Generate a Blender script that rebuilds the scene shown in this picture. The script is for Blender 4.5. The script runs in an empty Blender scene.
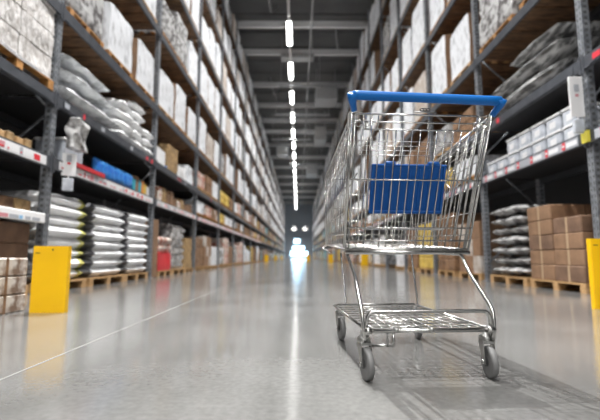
import bpy, math, random
from mathutils import Vector, Matrix, noise
random.seed(7)
C = bpy.context.scene.collection
PI = math.pi

# ------------------------------------------------------------------ materials
MATS = {}
def mat(name, col, rough=0.5, metal=0.0, var=None, vscale=6.0, bump=0.0, bscale=20.0, stretch=(1,1,1), emis=None, estr=0.0, lo=0.35, hi=0.65, spec=None, detail=4.0, coat=0.0):
    m = bpy.data.materials.new(name); m.use_nodes = True
    nt = m.node_tree; b = nt.nodes['Principled BSDF']
    b.inputs['Base Color'].default_value = (*col, 1); b.inputs['Roughness'].default_value = rough
    b.inputs['Metallic'].default_value = metal
    if spec is not None: b.inputs['Specular IOR Level'].default_value = spec
    if coat: b.inputs['Coat Weight'].default_value = coat; b.inputs['Coat Roughness'].default_value = .15
    tc = nt.nodes.new('ShaderNodeTexCoord'); mp = nt.nodes.new('ShaderNodeMapping')
    mp.inputs['Scale'].default_value = stretch
    nt.links.new(tc.outputs['Object'], mp.inputs['Vector'])
    if var is not None:
        n = nt.nodes.new('ShaderNodeTexNoise'); n.inputs['Scale'].default_value = vscale; n.inputs['Detail'].default_value = detail
        r = nt.nodes.new('ShaderNodeValToRGB')
        r.color_ramp.elements[0].position = lo; r.color_ramp.elements[0].color = (*var, 1)
        r.color_ramp.elements[1].position = hi; r.color_ramp.elements[1].color = (*col, 1)
        nt.links.new(mp.outputs[0], n.inputs['Vector']); nt.links.new(n.outputs['Fac'], r.inputs[0])
        nt.links.new(r.outputs[0], b.inputs['Base Color'])
    if bump:
        n2 = nt.nodes.new('ShaderNodeTexNoise'); n2.inputs['Scale'].default_value = bscale; n2.inputs['Detail'].default_value = 5
        bp = nt.nodes.new('ShaderNodeBump'); bp.inputs['Strength'].default_value = bump; bp.inputs['Distance'].default_value = .03
        nt.links.new(mp.outputs[0], n2.inputs['Vector']); nt.links.new(n2.outputs['Fac'], bp.inputs['Height'])
        nt.links.new(bp.outputs[0], b.inputs['Normal'])
    if emis: b.inputs['Emission Color'].default_value = (*emis, 1); b.inputs['Emission Strength'].default_value = estr
    MATS[name] = m
    return m
mat('chrome', (.56,.555,.54), .22, 1.0)
mat('dull_zinc', (.42,.42,.41), .38, 1.0)
mat('handle_blue', (.002,.12,.42), .4, spec=.3)
mat('seat_blue', (.002,.075,.3), .5, spec=.3)
mat('rubber', (.055,.055,.055), .55)
mat('tyre_grey', (.16,.16,.16), .5)
mat('hub_black', (.03,.03,.03), .4)
mat('galvanised', (.34,.36,.39), .42, .5, var=(.17,.185,.21), vscale=14, bump=.15, bscale=40)
mat('slot_dark', (.09,.095,.1), .8)
mat('beam_grey', (.085,.092,.108), .4, .25, var=(.06,.066,.078), vscale=8)
mat('deck_dark', (.035,.035,.038), .7)
mat('wood_deck', (.22,.115,.055), .75, var=(.08,.045,.025), vscale=5, stretch=(1,4,1))
mat('pallet_wood', (.62,.4,.2), .65, var=(.42,.24,.1), vscale=8, stretch=(1,5,5))
mat('pallet_orange', (.52,.26,.08), .6, var=(.28,.12,.03), vscale=6, stretch=(1,3,3))
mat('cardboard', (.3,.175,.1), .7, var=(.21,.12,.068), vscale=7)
mat('cardboard_dark', (.23,.135,.085), .75, var=(.14,.08,.05), vscale=5)
mat('tape', (.45,.32,.2), .4)
mat('wrap_white', (.85,.87,.91), .28, var=(.42,.43,.45), vscale=6, bump=.5, bscale=9, stretch=(1,1.6,.7), lo=.3, hi=.5)  # darker folds and film reflections are put into the colour noise
mat('wrap_silver', (.62,.62,.62), .22, .15, var=(.16,.15,.15), vscale=9, bump=.8, bscale=10, lo=.38, hi=.56)
mat('film_dark', (.55,.55,.55), .18, var=(.12,.12,.12), vscale=5, bump=.9, bscale=5, stretch=(3,.7,3), lo=.42, hi=.6)
mat('wrap_clear_brown', (.66,.63,.6), .3, var=(.4,.31,.24), vscale=5, bump=.6, bscale=10)
mat('wrap_bundle', (.8,.78,.77), .25, var=(.48,.45,.43), vscale=9, bump=.8, bscale=14, stretch=(1,2,1), lo=.35, hi=.6)
mat('sack_white', (.93,.94,.95), .45, var=(.78,.79,.81), vscale=3, bump=.35, bscale=7)
mat('sack_shade', (.1,.1,.11), .5)  # shadow at the sack ends, painted as an edge colour
mat('sack_yellow', (.5,.48,.12), .5)
mat('film_grey', (.88,.9,.93), .2, var=(.5,.52,.54), vscale=7, bump=1.0, bscale=8, lo=.38, hi=.55)
mat('guard_yellow', (.95,.55,.0), .4, var=(.88,.5,.0), vscale=3)
mat('scuff', (.2,.12,.01), .7)
mat('label_white', (.78,.78,.8), .45)
mat('label_grey', (.4,.42,.46), .5)
mat('label_red', (.7,.03,.05), .45)
mat('label_pink', (.6,.25,.28), .45)
mat('label_yellow', (.75,.66,.08), .45)
mat('label_blue', (.25,.5,.75), .45)
mat('plastic_white', (.84,.84,.85), .35)
mat('plastic_clear', (.68,.72,.78), .2, var=(.45,.48,.54), vscale=7, bump=.4, bscale=12)
mat('pack_blue', (.012,.13,.55), .38, var=(.05,.3,.75), vscale=12, bump=.3)
mat('pack_teal', (.04,.36,.46), .4)
mat('pack_orange', (.72,.28,.05), .5)
mat('pack_red', (.6,.03,.04), .4)
mat('pack_yellow', (.75,.55,.12), .5, var=(.5,.33,.06), vscale=6)
mat('pack_mixed', (.68,.62,.56), .5, var=(.42,.12,.07), vscale=9, lo=.42, hi=.52)
mat('pack_brown', (.3,.17,.09), .6, var=(.12,.065,.035), vscale=7)
mat('straw', (.5,.33,.15), .6, var=(.24,.15,.07), vscale=12, bump=.6)
mat('birch', (.62,.58,.54), .6, var=(.2,.13,.09), vscale=13, stretch=(1,1,1.2), lo=.36, hi=.6, detail=9)
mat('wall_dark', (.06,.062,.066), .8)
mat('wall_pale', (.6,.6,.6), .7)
mat('wall_end', (.6,.68,.78), .7)
mat('ceiling_dark', (.15,.154,.158), .8, var=(.11,.114,.118), vscale=.6)
mat('roof_beam', (.8,.81,.82), .5)
mat('duct_metal', (.38,.39,.4), .4, .4)
mat('lamp_body', (.6,.6,.6), .4)
mat('lamp_glow', (1,1,1), .5, emis=(1,.99,.97), estr=14)
mat('daylight_glass', (.6,.8,1), .3, emis=(.5,.78,1.0), estr=9)
mat('round_glow', (1,1,1), .4, emis=(1,.96,.88), estr=5)
mat('paint_line', (.3,.3,.29), .5)

# concrete floor: polished, patchy, with faint joints
def floor_mat():
    m = bpy.data.materials.new('polished_concrete'); m.use_nodes = True
    nt = m.node_tree; b = nt.nodes['Principled BSDF']; N = nt.nodes.new; L = nt.links.new
    tc = N('ShaderNodeTexCoord')
    n1 = N('ShaderNodeTexNoise'); n1.inputs['Scale'].default_value = 1.1; n1.inputs['Detail'].default_value = 8; n1.inputs['Roughness'].default_value = .6
    n2 = N('ShaderNodeTexNoise'); n2.inputs['Scale'].default_value = 45; n2.inputs['Detail'].default_value = 6
    L(tc.outputs['Object'], n1.inputs['Vector']); L(tc.outputs['Object'], n2.inputs['Vector'])
    r1 = N('ShaderNodeValToRGB'); r1.color_ramp.elements[0].position = .3; r1.color_ramp.elements[0].color = (.105,.104,.101,1)
    r1.color_ramp.elements[1].position = .7; r1.color_ramp.elements[1].color = (.165,.164,.16,1)
    L(n1.outputs['Fac'], r1.inputs[0])
    mx = N('ShaderNodeMix'); mx.data_type = 'RGBA'; mx.blend_type = 'OVERLAY'; mx.inputs[0].default_value = .3
    L(r1.outputs[0], mx.inputs[6]); L(n2.outputs['Fac'], mx.inputs[7])
    L(mx.outputs[2], b.inputs['Base Color'])
    r2 = N('ShaderNodeMapRange'); r2.inputs['From Min'].default_value = .3; r2.inputs['From Max'].default_value = .7
    r2.inputs['To Min'].default_value = .11; r2.inputs['To Max'].default_value = .16; b.inputs['Specular IOR Level'].default_value = .6
    L(n1.outputs['Fac'], r2.inputs['Value']); L(r2.outputs[0], b.inputs['Roughness'])
    bp = N('ShaderNodeBump'); bp.inputs['Strength'].default_value = .04; bp.inputs['Distance'].default_value = .01
    L(n2.outputs['Fac'], bp.inputs['Height']); L(bp.outputs[0], b.inputs['Normal'])
    MATS['concrete'] = m
floor_mat()

# ------------------------------------------------------------------ mesh builder
class MB:
    def __init__(s): s.v = []; s.f = []; s.m = []; s.mats = []; s.smooth = []
    def mi(s, name):
        if name not in s.mats: s.mats.append(name)
        return s.mats.index(name)
    def add(s, vs, fs, mname, smooth=False, M=None):
        k = len(s.v); i = s.mi(mname)
        s.v += [tuple(M @ Vector(p)) if M else tuple(p) for p in vs]
        for f in fs: s.f.append(tuple(a+k for a in f)); s.m.append(i); s.smooth.append(smooth)
    def box(s, x0, x1, y0, y1, z0, z1, m, M=None, faces=None):
        vs = [(x0,y0,z0),(x1,y0,z0),(x1,y1,z0),(x0,y1,z0),(x0,y0,z1),(x1,y0,z1),(x1,y1,z1),(x0,y1,z1)]
        fs = [(0,3,2,1),(4,5,6,7),(0,1,5,4),(1,2,6,5),(2,3,7,6),(3,0,4,7)]
        names = ['-z','+z','-y','+x','+y','-x']
        if faces:
            for n, f in zip(names, fs): s.add(vs, [f], faces.get(n, m), M=M)
        else: s.add(vs, fs, m, M=M)
        return s
    def cbox(s, x0, x1, y0, y1, z0, z1, m, c=.01, M=None):   # chamfered box
        xs=(x0,x1); ys=(y0,y1); zs=(z0,z1); vs=[]; idx={}
        for i in (0,1):
            for j in (0,1):
                for k in (0,1):
                    sx=c if i==0 else -c; sy=c if j==0 else -c; sz=c if k==0 else -c
                    p=(xs[i],ys[j],zs[k])
                    for a,q in enumerate([(p[0],p[1]+sy,p[2]+sz),(p[0]+sx,p[1],p[2]+sz),(p[0]+sx,p[1]+sy,p[2])]):
                        idx[(i,j,k,a)]=len(vs); vs.append(q)
        fs=[]
        g=lambda i,j,k,a: idx[(i,j,k,a)]
        fs += [(g(0,0,0,0),g(0,0,1,0),g(0,1,1,0),g(0,1,0,0)),(g(1,0,0,0),g(1,1,0,0),g(1,1,1,0),g(1,0,1,0))]
        fs += [(g(0,0,0,1),g(1,0,0,1),g(1,0,1,1),g(0,0,1,1)),(g(0,1,0,1),g(0,1,1,1),g(1,1,1,1),g(1,1,0,1))]
        fs += [(g(0,0,0,2),g(0,1,0,2),g(1,1,0,2),g(1,0,0,2)),(g(0,0,1,2),g(1,0,1,2),g(1,1,1,2),g(0,1,1,2))]
        for k in (0,1):
            for j in (0,1): fs.append((g(0,j,k,1),g(1,j,k,1),g(1,j,k,2),g(0,j,k,2)))
            for i in (0,1): fs.append((g(i,0,k,0),g(i,1,k,0),g(i,1,k,2),g(i,0,k,2)))
        for i in (0,1):
            for j in (0,1): fs.append((g(i,j,0,0),g(i,j,1,0),g(i,j,1,1),g(i,j,0,1)))
        for i in (0,1):
            for j in (0,1):
                for k in (0,1): fs.append((g(i,j,k,0),g(i,j,k,1),g(i,j,k,2)))
        s.add(vs, fs, m, M=M); return s
    def tube(s, pts, r, m, n=8, closed=False):
        P = [Vector(p) for p in pts]; vs = []; fs = []; up = None
        K = len(P)
        for i, p in enumerate(P):
            if closed: t = (P[(i+1)%K]-P[i-1]).normalized()
            else: t = (P[min(i+1,K-1)]-P[max(i-1,0)]).normalized()
            if up is None:
                up = Vector((0,0,1)) if abs(t.z) < .9 else Vector((1,0,0))
            up = (up - t*up.dot(t)).normalized(); sd = t.cross(up)
            rr = r[i] if isinstance(r, (list,tuple)) else r
            for k in range(n):
                a = 2*PI*k/n; vs.append(p + up*math.cos(a)*rr + sd*math.sin(a)*rr)
        for i in range(K if closed else K-1):
            for k in range(n):
                a = i*n+k; b = i*n+(k+1)%n; c = ((i+1)%K)*n+(k+1)%n; d = ((i+1)%K)*n+k
                fs.append((a,b,c,d))
        if not closed: fs += [tuple(range(n))[::-1], tuple((K-1)*n+k for k in range(n))]
        s.add(vs, fs, m, smooth=True); return s
    def lathe(s, prof, m, n=24, M=None, axis='x'):   # prof: (radius, offset along axis)
        vs = []; fs = []
        for r, h in prof:
            for k in range(n):
                a = 2*PI*k/n
                vs.append((h, r*math.cos(a), r*math.sin(a)) if axis=='x' else (r*math.cos(a), r*math.sin(a), h))
        for i in range(len(prof)-1):
            for k in range(n): fs.append((i*n+k, i*n+(k+1)%n, (i+1)*n+(k+1)%n, (i+1)*n+k))
        fs += [tuple(range(n))[::-1], tuple((len(prof)-1)*n+k for k in range(n))]
        s.add(vs, fs, m, smooth=True, M=M); return s
    def pillow(s, w, d, h, m, seed=0, n=14, p=4, M=None, wob=.12, fs_=3.0, flat=.5, edge=None):
        vs = []; fs = []
        for side in (1,-1):
            for i in range(n+1):
                for j in range(n+1):
                    u = -1+2*i/n; v = -1+2*j/n
                    e = (max(0,1-abs(u)**p)*max(0,1-abs(v)**p))**flat
                    nz = noise.noise(Vector((u*fs_+seed*3.1, v*fs_+seed*1.7, side*1.3)))
                    ed = 1+ .03*noise.noise(Vector((u*4+seed, v*4, 5)))
                    rr = 1-.05*(u*u*v*v)
                    vs.append((u*w/2*rr*ed, v*d/2*rr*ed, h/2 + side*h/2*e*(1-wob*1.2+wob*nz*2) ))
        q = (n+1)*(n+1)
        for i in range(n):
            for j in range(n):
                a = i*(n+1)+j
                fs.append((a, a+n+1, a+n+2, a+1)); fs.append((q+a, q+a+1, q+a+n+2, q+a+n+1))
        k0 = len(s.f)
        s.add(vs, fs, m, smooth=True, M=M)
        if edge:
            e = s.mi(edge)
            for t in range(n*n):
                i, j = divmod(t, n)
                if j >= n-(2 if edge=='sack_yellow' else 1):
                    s.m[k0+2*t] = e; s.m[k0+2*t+1] = e
        return s
    def blob_box(s, w, d, h, m, seed=0, amp=.02, nx=6, ny=8, nz=8, side=None, M=None, f=3.0, waves=0, base=0.0):
        # box with wobbling wrapped surface; base at z=0, centred in x, y. side: material of the +y/-y ends
        def P(u,v,t):
            p = Vector((u*w/2, v*d/2, base+t*h))
            q = Vector((u*w*f/2+seed*7.3, v*d*f/2, t*h*f))
            nn = noise.noise_vector(q)
            k = amp
            o = Vector((nn.x*k, nn.y*k, nn.z*k*(0 if t==0 else 1)))
            if waves: o.x += (abs(math.sin(t*PI*waves))**.5-1)*amp*1.2*(1 if u>0 else -1)*(1 if abs(u)==1 else 0)
            # round edges
            cu = max(0,abs(u)-.85)*max(0,abs(v)-.85); cz = max(0,t-.85)
            p.x -= math.copysign(1,u)*cu*w*.5; p.y -= math.copysign(1,v)*cu*d*.5
            p.z -= cz*max(0,abs(u)-.8)*h*.9+cz*max(0,abs(v)-.8)*h*.9
            return p+o
        def grid(fn, a, b, mm, flip):
            vs = [fn(i/a, j/b) for i in range(a+1) for j in range(b+1)]; fs=[]
            for i in range(a):
                for j in range(b):
                    k=i*(b+1)+j; q=(k,k+1,k+b+2,k+b+1); fs.append(q[::-1] if flip else q)
            s.add(vs, fs, mm, smooth=True, M=M)
        grid(lambda a,b:P(1,-1+2*a,b), ny, nz, m, True); grid(lambda a,b:P(-1,-1+2*a,b), ny, nz, m, False)
        sm = side or m
        grid(lambda a,b:P(-1+2*a,-1,b), nx, nz, sm, True); grid(lambda a,b:P(-1+2*a,1,b), nx, nz, sm, False)
        grid(lambda a,b:P(-1+2*a,-1+2*b,1), nx, ny, sm, True); grid(lambda a,b:P(-1+2*a,-1+2*b,0), nx, ny, sm, False)
        return s
    def mesh(s, name):
        me = bpy.data.meshes.new(name); me.from_pydata(s.v, [], s.f)
        for n in s.mats: me.materials.append(MATS[n])
        me.polygons.foreach_set('material_index', s.m); me.polygons.foreach_set('use_smooth', s.smooth)
        me.update(); return me
    def build(s, name, parent=None, loc=(0,0,0), rz=0):
        o = bpy.data.objects.new(name, s.mesh(name)); C.objects.link(o)
        if parent: o.parent = parent
        o.location = loc; o.rotation_euler = (0,0,rz); return o
def tag(o, label=None, cat=None, group=None, kind=None):
    if label: o['label'] = label
    if cat: o['category'] = cat
    if group: o['group'] = group
    if kind: o['kind'] = kind
    return o
def empty(name, loc=(0,0,0), rz=0):
    o = bpy.data.objects.new(name, None); C.objects.link(o); o.location = loc; o.rotation_euler = (0,0,rz)
    o.empty_display_size = .1; return o
def inst(name, me, loc, rz=0, rx=0, ry=0, parent=None, sc=None):
    o = bpy.data.objects.new(name, me); C.objects.link(o); o.location = loc; o.rotation_euler = (rx,ry,rz)
    if parent: o.parent = parent
    if sc: o.scale = sc
    return o
def copy_tree(o, parent=None):
    c = o.copy(); C.objects.link(c); c.parent = parent
    for ch in list(o.children): copy_tree(ch, c)
    return c
def arc(pts, rad=.03, seg=5):       # round the corners of a polyline
    P = [Vector(p) for p in pts]; out = [P[0]]
    for i in range(1, len(P)-1):
        a = (P[i-1]-P[i]); b = (P[i+1]-P[i]); r = min(rad, a.length*.45, b.length*.45)
        A = P[i]+a.normalized()*r; B = P[i]+b.normalized()*r
        for k in range(seg+1):
            t = k/seg; out.append(A*(1-t)**2 + P[i]*2*t*(1-t) + B*t*t)
    out.append(P[-1]); return out
ORD = ['first','second','third','fourth','fifth','sixth','seventh','eighth','ninth','tenth','eleventh','twelfth','thirteenth','fourteenth','fifteenth']

# ------------------------------------------------------------------ camera
F = 405.0
cam = bpy.data.cameras.new('camera'); co = bpy.data.objects.new('camera', cam); C.objects.link(co)
cam.sensor_width = 36; cam.lens = F/600*36; cam.clip_end = 400; cam.clip_start = .05
co.location = (0,0,.446); co.rotation_euler = (math.radians(90+6.55), 0, math.radians(-.28))
cam.dof.use_dof = True; cam.dof.focus_distance = 1.66; cam.dof.aperture_fstop = 1.75
bpy.context.scene.camera = co

# ------------------------------------------------------------------ the setting
XL, XR = -3.1, 3.43            # rack faces
END = 96.0
fl = MB().box(-8.6, 8.6, -30, 110, -.2, 0, 'concrete').build('floor'); tag(fl, 'polished grey concrete warehouse floor', kind='structure')
jt = MB()
jt.box(-1.085,-1.079, -7.5, 95, 0, .0012, 'paint_line')
tag(jt.build('trim_1'), 'pale joint line running along the aisle floor', kind='structure')
CE = 14.6
ce = MB().box(-8.6, 8.6, -30, 110, CE, CE+.3, 'ceiling_dark')
for k in range(73): ce.box(-8.5, 8.5, -29+k*1.9, -29+k*1.9+.35, CE-.07, CE, 'ceiling_dark')
tag(ce.build('ceiling'), 'dark corrugated roof deck high above the aisle', kind='structure')
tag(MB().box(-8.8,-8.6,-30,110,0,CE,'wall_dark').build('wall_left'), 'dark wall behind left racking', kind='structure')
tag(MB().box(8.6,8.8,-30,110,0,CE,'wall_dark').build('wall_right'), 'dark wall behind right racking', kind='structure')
tag(MB().box(-8.6,8.6,110,110.2,0,CE,'wall_end').build('wall_back'), 'blue grey end wall of the aisle', kind='structure')
tag(MB().box(-8.6,8.6,-30.2,-30,0,CE,'wall_pale').build('wall_front'), 'pale wall behind the viewer', kind='structure')
# end windows
wi = 0
for (x0,x1,z0,z1) in [(-2.0,-.35,.5,1.9),(-.2,1.3,.4,2.1),(1.45,2.6,.5,1.8),(-1.5,1.7,2.35,3.2),(-1.1,.5,4.0,5.1)]:
    wi += 1
    w = empty('window_%d' % wi, (0,109.9,0)); tag(w, 'bright bluish window pane at the far end of the aisle', kind='structure')
    fr = MB()
    fr.box(x0-.06,x1+.06,0,.08,z0-.06,z0,'roof_beam').box(x0-.06,x1+.06,0,.08,z1,z1+.06,'roof_beam')
    fr.box(x0-.06,x0,0,.08,z0,z1,'roof_beam').box(x1,x1+.06,0,.08,z0,z1,'roof_beam')
    fr.build('window_frame', w)
    MB().box(x0,x1,.03,.06,z0,z1,'daylight_glass').build('window_pane', w)
for k, x in enumerate((-1.0, 1.75)):
    o = empty('pendant_lamp', (x, 100, 7.3)); tag(o, ['left','right'][k]+' of two round warm lamps hanging at the far end of the aisle', 'lamp', 'round lamps at the aisle end')
    MB().lathe([(.1,.55),(.45,.35),(.62,0),(.6,-.03)], 'lamp_body', axis='z').build('lamp_shade', o)
    MB().lathe([(.58,-.04),(.5,-.25),(.25,-.38),(.02,-.42)], 'round_glow', axis='z').build('lamp_bulb', o)
    MB().tube([(0,0,.5),(0,0,CE-7.3)], .02, 'lamp_body').build('lamp_cord', o)
# roof beams
RB = [9, 13, 17.2, 21.4, 24.5, 29.4, 33.6, 37.5, 41, 46, 52, 58, 65, 72, 80, 88, 97]
for k, y in enumerate(RB):
    b = MB(); b.box(-8.6,8.6,y-.09,y+.09,13.2,13.24,'roof_beam').box(-8.6,8.6,y-.02,y+.02,13.24,13.5,'roof_beam').box(-8.6,8.6,y-.09,y+.09,13.5,13.54,'roof_beam')
    o = b.build('trim_%d' % (k+2)); tag(o, 'pale steel roof beam crossing above the aisle', kind='structure')
# long conduit, pipe and hanging ducts
o = MB().box(-.54,-.42,-28,108,12.72,12.78,'lamp_body').build('lamp_rail'); tag(o, 'long grey trunking rail that carries the ceiling lamps', 'rail')
o = MB().tube([(.72,-6,12.85),(.72,108,12.85)], .055, 'duct_metal').build('sprinkler_pipe'); tag(o, 'grey sprinkler pipe running beside the lamps under the roof', 'pipe')
dd = [(1.3,2.9,28.5,30.3,11.9,12.9,'boxy grey air unit hung under roof right of lamps, nearest one'),
      (-1.1,1.0,24.3,25.0,12.95,13.2,'slatted grey louvre box hung above the first lamps'),
      (1.6,2.7,37,39.5,11.3,12.7,'grey air unit hung under roof, second one along the right'),
      (-2.4,-1.2,44,46,11.8,12.7,'grey air unit hung under the roof left of the lamps'),
      (1.1,2.6,52,55,11.2,12.6,'grey air unit hung under roof, farthest one on the right')]
for (x0,x1,y0,y1,z0,z1,lb) in dd:
    o = empty('air_unit', ((x0+x1)/2,(y0+y1)/2,z0)); tag(o, lb, 'air unit')
    w=(x1-x0)/2; d=(y1-y0)/2; h=z1-z0
    MB().cbox(-w,w,-d,d,0,h,'duct_metal',.04).build('housing', o)
    lv = MB()
    n = max(3,int(2*w/.22))
    for i in range(n): lv.box(-w+.06+i*(2*w-.1)/n, -w+.06+i*(2*w-.1)/n+.1, -d-.03, -d, .06, h-.06, 'lamp_body')
    lv.build('louvre', o)
    hg = MB()
    for a in (-w+.1,w-.1): hg.tube([(a,0,h),(a,0,CE-z0)], .015, 'lamp_body')
    hg.build('hanger', o)
# lamps: row over the aisle
LY = [21.0+4.5*k for k in range(-10, 19)]
dif = MB().cbox(-.13,.13,-1.15,1.15,-.14,-.03,'lamp_glow',.04).mesh('diffuser')
bod = MB().cbox(-.15,.15,-1.2,1.2,-.03,.06,'lamp_body',.02).mesh('lamp_body')
for k, y in enumerate(LY):
    o = empty('ceiling_lamp', (-.48, y, 12.65)); 
    n = k-9
    lb = ('long white tube lamp over the aisle, %s from the top of the picture' % ORD[n-1]) if 1 <= n <= 15 else ('long white tube lamp in row above viewer, outside the picture' if n < 1 else 'small distant tube lamp at the far end of the lamp row')
    tag(o, lb, 'ceiling lamp', 'tube lamps over the aisle')
    inst('diffuser', dif, (0,0,0), parent=o); inst('lamp_housing', bod, (0,0,0), parent=o)
    if y < 104:
        l = bpy.data.lights.new('lamp_light','AREA'); l.shape='RECTANGLE'; l.size=.26; l.size_y=2.3
        l.energy = 520 if y > 0 else 400; l.color=(1,.985,.96); l.spread=math.radians(100)
        lo = bpy.data.objects.new('lamp_light', l); C.objects.link(lo); lo.location=(-.48, y, 12.49)

for x in (-5.5, 4.6):  # added unseen lamp rows that brighten faces turned toward the camera
    for k in range(5):
        o = empty('ceiling_lamp', (x, -26+4.5*k, 12.65)); tag(o, 'added white tube lamp behind the viewer, unseen, brightening camera-facing sides', 'ceiling lamp', 'added tube lamps behind the viewer')
        inst('diffuser', dif, (0,0,0), parent=o); inst('lamp_housing', bod, (0,0,0), parent=o)
        MB().tube([(0,0,.06),(0,0,CE-12.65)], .015, 'lamp_body').build('hanger', o)
        l = bpy.data.lights.new('lamp_light','AREA'); l.shape='RECTANGLE'; l.size=.26; l.size_y=2.3; l.energy=480; l.color=(1,.985,.96)
        lo = bpy.data.objects.new('lamp_light', l); C.objects.link(lo); lo.location=(x, -26+4.5*k, 12.49)
# added unseen spot lamp, aimed at the trolley to cast its floor shadow
o = empty('added_spot_lamp', (-1.1, 7.9, 12.6)); tag(o, 'added round spot lamp outside the picture, casting the trolley shadow', 'spot lamp')
dv = (Vector((.5,1.6,0))-Vector((-1.1,7.9,12.6))).normalized(); qm = dv.to_track_quat('-Z','Y').to_matrix().to_4x4()
MB().lathe([(.06,.3),(.13,.22),(.17,.0),(.15,.0),(.11,.18)], 'lamp_body', axis='z', M=qm).build('spot_housing', o)
MB().tube([(0,0,.1),(.4,0,.1),(.6,0,.12)], .02, 'lamp_body').build('bracket', o)
l = bpy.data.lights.new('added_spot_light','SPOT'); l.energy = 16500; l.spot_size = math.radians(50); l.spot_blend = .9; l.shadow_soft_size = .03; l.color=(1,.99,.97)
lo = bpy.data.objects.new('added_spot_light', l); C.objects.link(lo); lo.location = Vector((-1.1,7.9,12.6))+dv*.1; lo.rotation_euler = dv.to_track_quat('-Z','Y').to_euler()
for (x0,x1,y,z,lb) in [(-1.3,1.6,27.3,12.3,'short grey cable tray crossing under the roof, nearest one'),(-1.9,2.6,32,11.9,'grey cable tray crossing under the roof, second one'),(-2.6,1.2,39,11.9,'grey cable tray crossing under the roof, third one'),(-1.0,3.0,48.5,11.6,'grey cable tray crossing under the roof, farthest one')]:
    o = empty('cable_tray', ((x0+x1)/2,y,z)); tag(o, lb, 'cable tray'); q=(x1-x0)/2
    m=MB(); m.box(-q,q,-.15,.15,0,.012,'duct_metal').box(-q,q,-.15,-.14,0,.09,'duct_metal').box(-q,q,.14,.15,0,.09,'duct_metal'); m.build('tray', o)
    for a in (-q+.1,q-.1): MB().tube([(a,0,.01),(a,0,CE-z)], .012, 'lamp_body').build('hanger', o)
for k,(x,y) in enumerate([(-1.7,19.2),(2.3,23.5),(-2.2,30.5)]):
    o = MB().tube([(x,y,CE),(x+.25,y+1.2,13.5)], .05, 'duct_metal').tube([(x+.5,y+2.4,CE),(x+.25,y+1.2,13.5)], .05, 'duct_metal').build('roof_brace')
    tag(o, 'V shaped steel brace under the roof, '+['upper left of the first lamp','right of the first lamps','left of the second lamp'][k], 'brace')
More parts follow.
